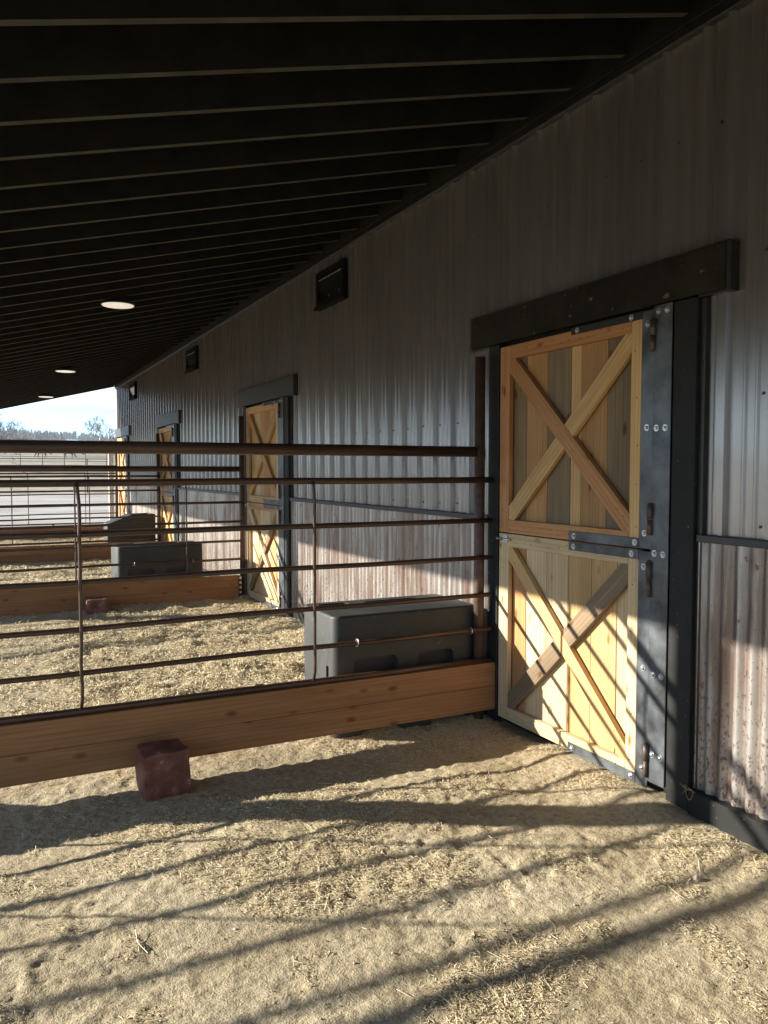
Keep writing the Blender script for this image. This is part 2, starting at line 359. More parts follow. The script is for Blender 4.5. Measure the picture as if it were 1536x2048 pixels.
# value noise for numpy
_G = rng.random((256, 256))
def vnoise(x, y):
    xi = np.floor(x).astype(int); yi = np.floor(y).astype(int); fx = x-xi; fy = y-yi
    fx = fx*fx*(3-2*fx); fy = fy*fy*(3-2*fy)
    a = _G[xi % 256, yi % 256]; b = _G[(xi+1) % 256, yi % 256]; c = _G[xi % 256, (yi+1) % 256]; d = _G[(xi+1) % 256, (yi+1) % 256]
    return (a*(1-fx)+b*fx)*(1-fy) + (c*(1-fx)+d*fx)*fy - .5
def fbm(x, y, s, o=4, g=.5):
    r = 0; a = 1
    for k in range(o): r = r + a*vnoise(x*s+17.3*k, y*s+9.1*k); s *= 2.03; a *= g
    return r
PATCH = [(1.26,2.86,.30,1),(.87,2.95,.22,.8),(1.51,2.55,.22,1),(1.5,3.12,.28,1),(2.0,3.2,.25,.8),(.96,2.62,.2,.8),(1.95,2.38,.12,.6),(1.45,2.1,.13,.5),(2.18,2.06,.13,.8),
         (1.23,1.80,.20,.9),(1.76,1.98,.07,.7),(2.0,1.85,.14,.5),(2.3,3.95,.38,1),(1.9,3.9,.3,.8),(2.55,2.95,.16,.9),(2.62,3.4,.14,.8),(1.1,3.35,.16,.9),(1.77,2.6,.12,.6),(.6,3.3,.2,.3),(2.45,2.25,.2,.8),(2.6,2.0,.14,.8),(.2,2.6,.3,.12),(1.6,3.5,.25,.5)]
def litter(x, y):
    n = fbm(x, y, 2.6, 4)
    fore = np.zeros_like(x)
    for px, py, r, a in PATCH: fore = np.maximum(fore, a*np.exp(-((x-px)**2+(y-py)**2)/(2*(r*.72)**2)))
    f = np.clip(fore*1.15 + n*1.0 - .24, 0, 1)
    f = np.maximum(f, np.clip(fbm(x+40, y, 5.5, 3)*1.4-.42, 0, .35))
    pen = np.clip((y-4.35)/.25, 0, 1)
    edge = np.clip((x - (.15 + .10*(y-4.5)) + fbm(x, y, 1.5, 3)*1.3)/.5, .22, 1)        # thins out towards the open side
    p = np.clip(.72 + n*1.2, .25, 1)*edge
    p = np.where(y > 9.1, np.clip(.75+n, .3, 1), p)
    return np.where(pen > 0, np.maximum(f*(1-pen), p*pen), f)
def gz(x, y):
    lit = litter(x, y)
    z = FLOOR + .016*fbm(x, y, .9, 3) + .0095*fbm(x, y, 3, 3) + .0085*fbm(x, y, 26, 3, .6)*(.4+1.2*np.clip(fbm(x+3, y, 1.6, 2)+.5, 0, 1))
    z = z + lit*(.006 + .012*fbm(x+7, y, 14, 3, .6))
    z = z + np.where(y > 4.3, lit*(.050*fbm(x, y+5, 4.5, 4, .6)+.006), 0)
    z = z + .018*np.exp(-((x-2.6)**2)/(2*.12**2))                                      # heaped against the wall
    z = z - .030*np.exp(-((y-3.72)**2)/(2*.30**2))                                     # hollow under the kick boards
    z = z + .020*np.exp(-((y-3.25)**2)/(2*.16**2))*(.4+vnoise(x*1.7, y*2))
    return z
def spaced(segs):
    out = []
    for a, b, d in segs: out += list(np.arange(a, b, d))
    return np.array(out + [segs[-1][1]])
gx = spaced([(-9,-1.6,.25), (-1.6,-.2,.05), (-.2,2.70,.0135), (2.70,3.0,.05)])
gy = spaced([(-5,1.0,.20), (1.0,4.3,.0135), (4.3,9.2,.030), (9.2,14,.07), (14,21,.15)])
X, Y = np.meshgrid(gx, gy); Z = gz(X, Y)
edge = np.clip(np.minimum(X+9, 21-Y)/.6, 0, 1); Z = np.where(edge < 1, -1.58 + (Z+1.58)*edge, Z)
n1, n2_ = X.shape; co = np.stack([X, Y, Z], -1).reshape(-1, 3)
idx = np.arange(n1*n2_).reshape(n1, n2_); q = np.stack([idx[:-1,:-1], idx[:-1,1:], idx[1:,1:], idx[1:,:-1]], -1).reshape(-1, 4)
me = bpy.data.meshes.new('dirt'); me.vertices.add(len(co)); me.vertices.foreach_set('co', co.ravel())
me.loops.add(len(q)*4); me.loops.foreach_set('vertex_index', q.ravel().astype(np.int32))
me.polygons.add(len(q)); me.polygons.foreach_set('loop_start', np.arange(0, len(q)*4, 4, dtype=np.int32)); me.polygons.foreach_set('loop_total', np.full(len(q), 4, dtype=np.int32))
me.polygons.foreach_set('use_smooth', np.ones(len(q), dtype=bool)); me.update()
at = me.attributes.new('litter', 'FLOAT', 'POINT'); at.data.foreach_set('value', (litter(X, Y)*.85).ravel().astype(np.float32))
me.materials.append(M['dirt']); o = bpy.data.objects.new('dirt_floor', me); link(o); tag(o, 'trampled brown dirt of the covered horse pens', kind='structure')

def straw(name, label, n, region, length, width, wexp=1.0, thresh=0, tone=(.35, .9), tilt=.25, lift=.004, seed=1):
    r = np.random.default_rng(seed); x0, x1, y0, y1 = region
    X = r.uniform(x0, x1, n*8); Y = r.uniform(y0, y1, n*8); d = litter(X, Y)**wexp
    keep = (r.random(len(X)) < d) & (d > thresh); X = X[keep][:n]; Y = Y[keep][:n]; n = len(X)
    L_ = length[0] + (length[1]-length[0])*r.random(n)**2.2; w = width[0] + (width[1]-width[0])*r.random(n)
    a = r.uniform(0, math.pi*2, n); t = r.normal(0, tilt, n)
    D = np.stack([np.cos(a)*np.cos(t), np.sin(a)*np.cos(t), np.sin(t)], -1); S = np.stack([-np.sin(a), np.cos(a), np.zeros(n)], -1); U = np.cross(D, S)
    C = np.stack([X, Y, gz(X, Y) + lift*r.random(n) + np.abs(np.sin(t))*L_*.30 + w*.3], -1)
    bend = S*(r.normal(0, .12, n)*L_)[:,None]
    P = []
    for s, off in ((-.5, 0), (0, 1), (.5, 0)):
        c = C + D*(L_*s)[:,None] + bend*off
        for k in range(3):
            an = 2*math.pi*k/3; P.append(c + (S*math.cos(an)*(w/2)[:,None] + U*math.sin(an)*(w*.30)[:,None]))
    V = np.stack(P, 1).reshape(-1, 3); base = np.arange(n)*9
    f = []
    for s in (0, 3):
        for k in range(3): f.append(np.stack([base+s+k, base+s+(k+1)%3, base+s+3+(k+1)%3, base+s+3+k], -1))
    Q = np.stack(f, 1).reshape(-1, 4)
    me = bpy.data.meshes.new(name); me.vertices.add(len(V)); me.vertices.foreach_set('co', V.ravel())
    me.loops.add(len(Q)*4); me.loops.foreach_set('vertex_index', Q.ravel().astype(np.int32))
    me.polygons.add(len(Q)); me.polygons.foreach_set('loop_start', np.arange(0, len(Q)*4, 4, dtype=np.int32)); me.polygons.foreach_set('loop_total', np.full(len(Q), 4, dtype=np.int32)); me.update()
    tn = np.repeat(r.uniform(tone[0], tone[1], n), 9); at = me.attributes.new('tone', 'FLOAT', 'POINT'); at.data.foreach_set('value', tn.astype(np.float32))
    me.materials.append(M['straw']); o = bpy.data.objects.new(name, me); link(o); tag(o, label, 'straw', kind='stuff'); return o
straw('loose_straw', 'loose straw trodden into the dirt in front of the nearest fence', 48000, (-.1, 2.72, 1.1, 4.2), (.004, .026), (.0014, .0036), 1.25, .02, (.25, .9), .22, .004, 3)
straw('hay_stems', 'long pale hay stems lying on the dirt in the foreground', 240, (0, 2.6, 1.4, 4.0), (.05, .13), (.0020, .0036), 1.0, .08, (.6, 1.0), .05, .006, 4)
straw('wood_shavings', 'deep pale bedding shavings in the pen behind the nearest fence', 100000, (-.1, 2.72, 4.25, 9.0), (.010, .034), (.003, .0075), 1.0, .12, (.35, 1.0), .35, .012, 5)
straw('far_bedding', 'pale straw bedding in the farther pens', 26000, (0, 2.7, 9.0, 18.8), (.018, .05), (.006, .013), 1.0, .1, (.45, 1.0), .3, .012, 6)

# pebbles
parts = []
for k in range(150):
    x = random.uniform(-.05, 2.65); y = random.uniform(1.2, 4.3); s = random.choice([.002,.0025,.003,.004,.006]); z = float(gz(np.array([x]), np.array([y]))[0])
    bm = bmesh.new(); bmesh.ops.create_icosphere(bm, subdivisions=1, radius=s)
    for v in bm.verts: v.co = Vector((v.co.x*random.uniform(.8,1.4), v.co.y*random.uniform(.8,1.3), v.co.z*random.uniform(.5,.9)))+Vector((x, y, z+s*.2))
    bm.verts.index_update(); parts.append(([v.co.copy() for v in bm.verts], [tuple(v.index for v in f.verts) for f in bm.faces])); bm.free()
o = bpy.data.objects.new('pebbles', mesh_from(*join_geo(parts))); link(o); o.data.materials.append(M['pebble']); tag(o, 'small pebbles and clods scattered over the dirt', 'pebbles', kind='stuff')
parts = []
gx_ = rng.uniform(-.1, 2.68, 2600); gy_ = 1.15 + 3.1*rng.random(2600)**1.2; gz_ = gz(gx_, gy_); gs_ = .0012+.0032*rng.random(2600)**3
for x, y, z, s in zip(gx_, gy_, gz_, gs_):
    a = random.uniform(0, 6.28); vs = [(x+s*1.2*math.cos(a+k*2.09), y+s*math.sin(a+k*2.09), z) for k in range(3)] + [(x, y, z+s*1.1)]
    parts.append((vs, [(0,1,3),(1,2,3),(2,0,3)]))
o = bpy.data.objects.new('dirt_crumbs', mesh_from(*join_geo(parts))); link(o); o.data.materials.append(M['dirt']); tag(o, 'fine crumbs of dry dirt over the pen floor', 'dirt', kind='stuff')
for px, py, s, lb in ((1.405, 1.93, .012, 'small pale pebble alone on the dirt in the foreground'), (2.28, 2.06, .014, 'small pale pebble beside the straw near the right wall')):
    bm = bmesh.new(); bmesh.ops.create_icosphere(bm, subdivisions=2, radius=s)
    for v in bm.verts: v.co *= 1 + .25*mnoise.noise(v.co*90)
    me = bpy.data.meshes.new('pebble'); bm.to_mesh(me); bm.free(); me.materials.append(M['pebble'])
    o = bpy.data.objects.new('pebble', me); link(o); o.location = (px, py, float(gz(np.array([px]), np.array([py]))[0])+s*.4); tag(o, lb, 'pebble')

# ------------------------------------------------------------------ barn
barn = thing('barn', 'long horse barn clad in charcoal ribbed metal over rusty corrugated wainscot', 'barn', (W, 7, FLOOR))
BODY_TOP = 2.30
Z_TRIM = -.282; Z_TOP = 1.842
def cladding_mesh(width, z0, z1):
    prof = []                                       # (y, proud)
    p = .2286; y = 0
    while y < width-1e-4:
        prof += [(y, 0), (y+.012, 0), (y+.023, .024), (y+.045, .024), (y+.056, 0)]
        for c in (.112, .170): prof += [(y+c-.013, 0), (y+c-.004, .008), (y+c+.004, .008), (y+c+.013, 0)]
        y += p
    prof = [a for a in prof if a[0] < width] + [(width, 0)]
    V = []; F = []
    for yy, pr in prof: V += [(-pr, yy, z0), (-pr, yy, z1)]
    for i in range(len(prof)-1): F.append((2*i, 2*i+1, 2*i+3, 2*i+2))
    return mesh_from(V, F)
segs = []; lo = Y_START
for d in DOORS: segs += [(lo, 2.47+d, Z_TRIM), (2.47+d, 4.06+d, .82)]; lo = 4.06+d
segs.append((lo, Y_END, Z_TRIM)); k = 0; cms = {}
for a, b, z0 in segs:
    y = a
    while y < b-.01:
        w_ = min(.9144, b-y)
        if b-y-w_ < .12: w_ = b-y
        cmk = (round(w_, 2), z0)
        if cmk not in cms: cms[cmk] = cladding_mesh(round(w_, 4), z0, Z_TOP)
        put('wall_panel', cms[cmk], M['cladding'], barn, (W - (.0006 if k % 2 else 0), y, 0)); y += w_; k += 1
# screw rows
def screw_geo(x, y, z, r=.0065):
    v = []; 
    for s in (0, 1):
        for q in range(6): v.append((x - s*.005, y+r*math.cos(q*math.pi/3), z+r*math.sin(q*math.pi/3)))
    return v, [(6,7,8,9,10,11)] + [(q, (q+1) % 6, 6+(q+1) % 6, 6+q) for q in range(6)]
parts = []
y = Y_START + .085
while y < Y_END:
    for z in (1.42, .86, .30, -.22):
        if z < .8 and any(2.3+d < y < 4.3+d for d in DOORS): continue
        parts.append(screw_geo(W-.0005, y, z + random.uniform(-.006, .006)))
    y += .2286
me = mesh_from(*join_geo(parts)); put('screws', me, M['black_metal'], barn, (0,0,0))['kind'] = 'stuff'
# wainscot segments between doors
def corr_mesh(width, z0, z1):
    pitch = .0677; V = []; F = []; n = int(width/pitch*8)
    for i in range(n+1):
        yy = width*i/n; xx = -.0085*math.cos(yy/pitch*2*math.pi); V += [(xx, yy, z0), (xx, yy, z1)]
    for i in range(n): F.append((2*i, 2*i+1, 2*i+3, 2*i+2))
    me = mesh_from(V, F, True); at = me.attributes.new('valley', 'FLOAT', 'POINT')
    at.data.foreach_set('value', [max(0, min(1, .5 - .75*math.cos(width*(k//2)/n/pitch*2*math.pi))) for k in range(len(V))]); return me
segs = []; lo = Y_START
for d in DOORS: segs.append((lo, 2.475+d)); lo = 4.06+d
segs.append((lo, Y_END))
for a, b in segs:
    w = .677; n = max(1, math.ceil((b-a)/w - .05)); cmw = corr_mesh(w, 0, 1.085)
    if b-a > .2:
        for i in range(n):
            ya = a+i*w if a > 0 else b-(i+1)*w            # the first run is laid from the door jamb backwards
            o = put('wainscot_sheet', cmw, M['corrugated'], barn, (W-.026 - (.0012 if i % 2 else 0), ya, -1.385))
            if i == n-1 and a > 0: o.scale.y = (b-a-i*w)/w
    box('wainscot_trim', M['black_metal'], barn, (W-.052, a, Z_TRIM-.022), (W-.004, b, Z_TRIM+.010), .003)
    box('base_board', M['jamb'], barn, (W-.072, a, -1.56), (W-.010, b, -1.372), .004)
    # sheet core behind the wainscot
    box('wall_core', M['black_wood'], barn, (W+.003, a, -1.6), (W+.06, b, Z_TRIM), 0)
box('wall_core', M['black_wood'], barn, (W+.062, Y_START, -1.6), (W+.12, Y_END, BODY_TOP), 0)
box('eave_trim', M['black_metal'], barn, (W-.045, Y_START, Z_TOP-.008), (W-.004, Y_END, Z_TOP+.030), .003)
# end wall and main roof
o = box('end_wall', M['cladding'], barn, (W+.13, Y_END-.05, -1.6), (W+9, Y_END, BODY_TOP), 0)
box('corner_trim', M['white_trim'], barn, (W-.02, Y_END, -1.5), (W+.05, Y_END+.03, Z_TOP), .003)
box('corner_post', M['white_trim'], barn, (2.530, Y_END-.03, -1.56), (2.632, Y_END+.03, .50), .004)
V = [(W+.02, Y_START, 2.33), (W+.02, Y_END+.3, 2.33), (W+6, Y_END+.3, 4.3), (W+6, Y_START, 4.3), (W+12, Y_END+.3, 2.33), (W+12, Y_START, 2.33)]
V += [(a, b, c-.08) for a, b, c in V]
F = [(0,1,2,3),(3,2,4,5),(6,9,8,7),(9,11,10,8),(0,6,7,1),(1,7,8,2),(2,8,10,4),(4,10,11,5),(0,3,9,6),(3,5,11,9)]
put('main_roof', mesh_from(V, F), M['roof_metal'], barn, (0,0,0))

# ------------------------------------------------------------------ porch roof
SL = .25; ZW = 1.925                      # underside of the rafters at the wall face X=2.75
EAVE_X = -1.28; BEAM_X = -1.03
def zr(x): return ZW - SL*(2.75-x)
roof = thing('porch_roof', 'black lean-to roof with closely spaced exposed rafters over the horse pens', 'porch roof', (W, 7, 2.0))
RD = .185; RT = .036
def rafter_mesh():
    # the lower edge has a lighter slot: bounce light from the ground, painted in
    x0, x1 = EAVE_X, 2.688; V = []
    for x in (x0, x1):
        for dy in (-RT/2, RT/2):
            for dz in (0, RD): V.append((x, dy, zr(x)+dz))
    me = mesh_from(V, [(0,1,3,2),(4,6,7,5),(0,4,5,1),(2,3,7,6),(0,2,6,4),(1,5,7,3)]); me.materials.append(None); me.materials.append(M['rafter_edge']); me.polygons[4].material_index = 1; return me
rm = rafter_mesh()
SP = .3725
k = -21
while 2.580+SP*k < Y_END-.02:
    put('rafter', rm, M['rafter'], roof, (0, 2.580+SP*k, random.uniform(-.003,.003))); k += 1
def slab(x0, x1, dz0, dz1, y0, y1):
    V = []
    for x in (x0, x1):
        for y in (y0, y1):
            for dz in (dz0, dz1): V.append((x, y, zr(x)+dz))
    return mesh_from(V, [(0,1,3,2),(4,6,7,5),(0,4,5,1),(2,3,7,6),(0,2,6,4),(1,5,7,3)])
put('roof_deck', slab(EAVE_X-.04, 2.77, RD+.001, RD+.03, Y_START, Y_END+.06), M['deck'], roof, (0,0,0))
put('roof_sheet', slab(EAVE_X-.08, 2.78, RD+.032, RD+.045, Y_START-.03, Y_END+.09), M['roof_metal'], roof, (0,0,0))
put('end_rafter', slab(EAVE_X, 2.69, -.012, RD, Y_END+.005, Y_END+.045), M['rafter'], roof, (0,0,0))
box('ledger_board', M['rafter'], roof, (2.690, Y_START, 1.874), (2.769, Y_END, 2.16), .003)
box('fascia_board', M['rafter'], roof, (EAVE_X-.038, Y_START, zr(EAVE_X)-.01), (EAVE_X-.001, Y_END+.05, zr(EAVE_X)+RD), .003)
zb = zr(BEAM_X)-.006
box('eave_beam', M['black_wood'], roof, (BEAM_X-.045, Y_START, zb-.19), (BEAM_X+.045, Y_END, zb), .004)
for y, lb in ((-.6, 'black square porch post standing behind the camera'), (4.42, 'black square porch post at the open end of the nearest fence'), (9.5, 'black square porch post at the open end of the second fence'),
              (14.45, 'black square porch post at the open end of the third fence'), (19.4, 'black square porch post at the far corner of the porch')):
    p = thing('porch_post', lb, 'post', (BEAM_X, y, FLOOR), 'square posts along the open side of the porch')
    box('shaft', M['black_wood'], p, (BEAM_X-.083, y-.083, -1.55), (BEAM_X+.083, y+.083, zb-.192), .006)
    box('base_plate', M['black_metal'], p, (BEAM_X-.12, y-.12, -1.5), (BEAM_X+.12, y+.12, -1.462), .003)

# lamps
def disc_geo(r0, z0, r1, z1, n=32, top=True):
    V = [(r0*math.cos(2*math.pi*k/n), r0*math.sin(2*math.pi*k/n), z0) for k in range(n)] + [(r1*math.cos(2*math.pi*k/n), r1*math.sin(2*math.pi*k/n), z1) for k in range(n)]
    F = [(k, (k+1) % n, n+(k+1) % n, n+k) for k in range(n)] + [tuple(range(n-1,-1,-1)), tuple(range(n, 2*n))]
    return V, F
lens = mesh_from(*join_geo([disc_geo(.132, -.004, .137, .002), disc_geo(.058, -.009, .06, -.004)]))
hous = mesh_from(*join_geo([disc_geo(.145, .0022, .142, .022), disc_geo(.085, .022, .065, .060), disc_geo(.03, .060, .03, .085)]))
hook = mesh_from(*join_geo([tube_geo([(0,0,.08),(0,.012,.10),(0,.014,.125),(0,0,.145),(0,-.012,.13)], .004, 6), tube_geo([(0,0,.14),(0.004,0,.20),(0,0,.27)], .004, 6)]), smooth=True)
for (lx, ly, lz), lb in zip([(1.086,7.511,1.45),(1.098,12.84,1.45),(1.121,17.47,1.45)],
        ['round white high bay lamp nearest the camera under the rafters', 'middle of the three round lamps under the rafters', 'farthest round lamp under the rafters, close to the sky opening']):
    t = thing('ceiling_lamp', lb, 'lamp', (lx, ly, lz), 'round lamps hanging under the porch rafters')
    put('lens', lens, M['lens'], t, (lx, ly, lz)); put('housing', hous, M['black_metal'], t, (lx, ly, lz)); put('hook', hook, M['black_metal'], t, (lx, ly, lz))

# vents
for d, lb in zip((0, 5.23, 10.4), ('black framed wall vent nearest the camera, high between the first two doors', 'smaller looking black wall vent above, between the second and third doors', 'farthest black wall vent with a pale lit flap near the end of the barn')):
    y0, y1, z0, z1 = 6.22+d, 6.84+d, 1.452, 1.748; xf = W-.055
    t = thing('wall_vent', lb, 'vent', (W, (y0+y1)/2, (z0+z1)/2), 'black framed vents high on the barn wall')
    for n_, a, b in (('frame', (xf, y0, z0), (W-.012, y0+.045, z1)), ('frame', (xf, y1-.045, z0), (W-.012, y1, z1)), ('frame', (xf, y0+.046, z1-.045), (W-.012, y1-.046, z1)), ('sill', (xf-.018, y0-.012, z0-.012), (W-.012, y1+.012, z0+.035))):
        if n_ == 'sill': a = (a[0], a[1], z0-.030); b = (b[0], b[1], z0-.002)
        box(n_, M['vent_black'], t, a, b, .003)
    box('frame', M['vent_black'], t, (xf, y0+.046, z0), (W-.012, y1-.046, z0+.04), .003)
    box('back', M['vent_black'], t, (W-.020, y0+.046, z0+.041), (W-.013, y1-.046, z1-.046), 0)
    o = board('flap', M['vent_flap'] if d > 10 else M['vent_black'], t, (xf+.022, y0+.05, z0+.13), (xf+.022, y1-.05, z0+.13), .15, .006, (1, 0, .25))
    box('flap_edge', M['vent_flap'], t, (xf+.004, y0+.06, z1-.078), (xf+.016, y1-.06, z1-.070), 0)

# ------------------------------------------------------------------ doors
hexb = None
def bolt_mesh():
    V = []; F = []
    def ring(r, x, n=12): 
        b = len(V)
        for k in range(n): V.append((x, r*math.cos(2*math.pi*k/n), r*math.sin(2*math.pi*k/n)))
        return b
    a = ring(.0150, 0); b = ring(.0150, -.0025); c = ring(.0085, -.0026, 6); d = ring(.0080, -.0095, 6); e = ring(.004, -.0115, 6)
    F.append(tuple(b+k for k in range(12)))
    for k in range(12): F.append((a+k, a+(k+1) % 12, b+(k+1) % 12, b+k))
    for p, q in ((c, d), (d, e)):
        for k in range(6): F.append((p+k, p+(k+1) % 6, q+(k+1) % 6, q+k))
    F.append(tuple(e+k for k in range(6)))
    me = mesh_from(V, F); bm = bmesh.new(); bm.from_mesh(me); bmesh.ops.recalc_face_normals(bm, faces=bm.faces[:]); bm.to_mesh(me); bm.free(); return me
boltm = bolt_mesh()
def barrel_geo(z0, z1):
    h = (z1-z0); parts = []
    parts.append(tube_geo([(0,0,z0),(0,0,z0+h*.49)], .0115, 12)); parts.append(tube_geo([(0,0,z0+h*.51),(0,0,z1)], .0135, 12)); parts.append(tube_geo([(0,0,z1),(0,0,z1+.006)], [.012,.007], 10))
    return join_geo(parts)
def make_door(d, label, pal):
    XF, XL, XP = 2.690, 2.690, 2.728       # header face, leaf face, plank face
    t = thing('dutch_door', label, 'stable door', (2.75, 3.4+d, FLOOR), 'cross braced dutch doors along the barn wall')
    Y = lambda v: v+d
    hm = pal.get('header', M['black_wood'])
    hd = board('header', hm, t, (XF+.015, Y(2.352), .8265), (XF+.015, Y(4.245), .8265), .185, .030)
    hz = .821
    box('header_cap', M['black_metal'], t, (XF-.003, Y(2.338), .920), (2.742, Y(4.256), .926), .002)
    box('header_flashing', M['black_metal'], t, (XF+.004, Y(2.326), .722), (2.742, Y(2.3505), .9195), .002)
    box('header_flashing', M['black_metal'], t, (XF+.006, Y(2.352), .722), (2.742, Y(2.49), .733), .002)
    box('header_flashing', M['black_metal'], t, (XF+.006, Y(4.045), .722), (2.742, Y(4.245), .733), .002)
    # jambs
    o = board('jamb', M['jamb'], t, (2.712, Y(2.553), -1.56), (2.712, Y(2.553), .727), .128, .046, bev=.004)
    o = board('jamb', M['jamb'], t, (2.712, Y(3.998), -1.56), (2.712, Y(3.998), .727), .105, .046, bev=.004)
    box('jamb_trim', M['black_metal'], t, (2.712, Y(2.462), -1.50), (2.742, Y(2.4885), .7200), .002)
    o = board('hinge_plate', M['hinge_steel'], t, (2.6855, Y(2.672), -1.42), (2.6855, Y(2.672), .727), .105, .006, bev=.0015)
    box('backing', M['black_wood'], t, (2.7545, Y(2.61), -1.50), (2.765, Y(3.95), .80), 0)
    def leaf(kind, z0, z1, P):
        lf = put(kind, box_mesh(.008, 1.10, z1-z0-.01, .001), M['black_wood'], t, (2.7545-.006, Y(3.375), (z0+z1)/2))
        yl, yr = Y(3.930), Y(2.806)
        th = .030; xc = XL + th/2
        SW = .090; RW = .075
        # stiles and rails (mitred corners read as a thin joint)
        a = board('stile', P['stile'][0], lf, (xc, yl-SW/2, z0+.0005), (xc, yl-SW/2, z1-.0005), SW, th)
        b = board('stile', P['stile'][1], lf, (xc, yr+SW/2-.012, z0+.0005), (xc, yr+SW/2-.012, z1-.0005), SW-.024, th)
        board('rail', P['rail'][0], lf, (xc, yl-SW-.001, z1-RW/2), (xc, yr+SW-.022, z1-RW/2), RW, th)
        board('rail', P['rail'][1], lf, (xc, yl-SW-.001, z0+RW/2), (xc, yr+SW-.022, z0+RW/2), RW, th)
        # planks
        for (pa, pb, mt) in P['planks']:
            board('plank', M[mt], lf, (XP+.010+random.uniform(-.0015,.0015), Y((pa+pb)/2), z0+.03), (XP+.010, Y((pa+pb)/2), z1-.03), abs(pa-pb)-.0035, .020, bev=.0025)
        # braces: one through, the other in two pieces
        y0, y1 = yl-SW+.012, yr+SW-.040; zt, zb_ = z1-RW+.004, z0+RW-.004
        A0, A1 = Vector((xc+.0015, y0-.002, zt-.012)), Vector((xc+.0015, y1+.004, zb_+.012))
        board('brace', M[P['through']], lf, A0, A1, P['bw'][0], th)
        B0, B1 = Vector((xc+.002, y0-.002, zb_+.012)), Vector((xc+.002, y1+.004, zt-.012))
        dA = (A1-A0).normalized(); dB = (B1-B0).normalized(); u = (B1-B0)
        # crossing parameter
        def cross2(a, b): return a.y*b.z-a.z*b.y
        tt = cross2(A0-B0, A1-A0)/cross2(u, A1-A0); gap = .0004
        board('brace', M[P['cut']], lf, B0, B0+u*(tt-gap), P['bw'][1], th-.004)
        board('brace', M[P['cut']], lf, B0+u*(tt+gap), B1, P['bw'][1], th-.004)
        return lf
    up = leaf('upper_leaf', -.360, .705, pal['up'])
    lw = leaf('lower_leaf', -1.452, -.366, pal['low'])
    # steel edge plates and corner straps belong to their leaf
    for lf, z0, z1, straps in ((up, -.358, .715, ((.683,.717,3.295), (-.358,-.312,3.297))), (lw, -1.456, -.368, ((-.411,-.368,3.296), (-1.456,-1.410,3.285)))):
        board('edge_plate', M['hinge_steel'], lf, (XL-.002, Y(2.762), z0), (XL-.002, Y(2.762), z1), .074, .006, bev=.0015)
        for a, b, yy in straps:
            box('corner_strap', M['hinge_steel'] if b < .6 else M['black_metal'], lf, (XL-.0065, Y(2.800), a), (XL-.0005, Y(yy), b), .0012)
    bo = {id(up): [(3.247,.700),(2.867,.700),(2.764,.655),(2.760,.191),(2.765,-.287),(3.253,-.336),(2.824,-.334)],
          id(lw): [(3.255,-.390),(2.843,-.388),(2.766,-.441),(2.759,-.906),(2.755,-1.371),(3.248,-1.433),(2.826,-1.431)],
          id(t): [(2.697,.700),(2.648,.698),(2.699,.186),(2.648,.186),(2.699,-.373),(2.648,-.375),(2.694,-.923),(2.646,-.921),(2.690,-1.288),(2.642,-1.289)]}
    for par in (up, lw, t):
        for (yy, zz) in bo[id(par)]:
            xx = XL-.0068 if (par is not t and yy > 2.80) else (XL-.0052 if par is not t else 2.6822)
            put('bolt', boltm, M['zinc'], par, (xx, Y(yy), zz), (random.uniform(0, 1), 0, 0))
    for z0, z1, par in ((.527,.668,up), (-.293,-.150,up), (-.573,-.415,lw), (-1.400,-1.245,lw)):
        me = _mc.setdefault(('barrel', round(z1-z0,2)), mesh_from(*barrel_geo(0, round(z1-z0,2)), smooth=True))
        put('hinge', me, M['hinge'], par, (2.676, Y(2.7245), z0))
    if d == 0:
        for lf, z0, z1 in ((up, -.36, .705), (lw, -1.452, -.366)):
            ps = []
            for zz in (z0+.035, z1-.035):
                for yy in np.arange(2.86, 3.92, .075): ps.append((XL-.0003, yy+random.uniform(-.012,.012), zz+random.uniform(-.018,.018)))
            for zz in np.arange(z0+.1, z1-.1, .2):
                for yy in (3.89, 2.835): ps.append((XL-.0003, yy+random.uniform(-.015,.015), zz+random.uniform(-.03,.03)))
            for t_ in (.06,.1,.44,.56,.9,.94):
                ps.append((XL+.0009, 3.84+(2.85-3.84)*t_, z1-.09+(z0-z1+.18)*t_+random.uniform(-.02,.02)))
            gs = [([(x-.0008*(k == 0), y+(.0035*math.cos(k*math.pi/3)), z+(.0035*math.sin(k*math.pi/3))) for k in range(6)], [(5,4,3,2,1,0)]) for x, y, z in ps]
            put('nail_heads', mesh_from(*join_geo(gs)), M['vent_black'], lf, (0,0,0))['kind'] = 'stuff'
    # slide bolt on the lower leaf
    box('latch', M['zinc'], lw, (XL-.006, Y(3.845), -.418), (XL-.001, Y(3.885), -.372), .001)
    tube('latch', M['zinc'], lw, [(XL-.014, Y(3.80), -.398), (XL-.014, Y(3.935), -.398)], .006, 10)
    tube('latch', M['zinc'], lw, [(XL-.014, Y(3.865), -.398), (XL-.030, Y(3.865), -.402), (XL-.034, Y(3.865), -.425)], .004, 8)
    return t
def P(planks, through, cut, stile, rail, bw=(.092,.092)): return dict(planks=planks, through=through, cut=cut, stile=[M[s] for s in stile], rail=[M[s] for s in rail], bw=bw)
UPB = [3.86,3.723,3.537,3.344,3.261,3.071,2.893,2.84]; LWB = [3.86,3.716,3.533,3.350,3.169,2.984,2.879,2.84]
def pl(b, cs): return [(b[i], b[i+1], c) for i, c in enumerate(cs)]
pal1 = dict(up=P(pl(UPB, ['brown','tan','grey','yellow','tan','grey','tan']), 'orange', 'yellow', ('orange','yellow'), ('orange','orange')),
            low=P(pl(LWB, ['orange','cream','cream','yellow','yellow','cream','tan']), 'yellow', 'grey', ('cream','cream'), ('cream','cream'), (.075,.098)))
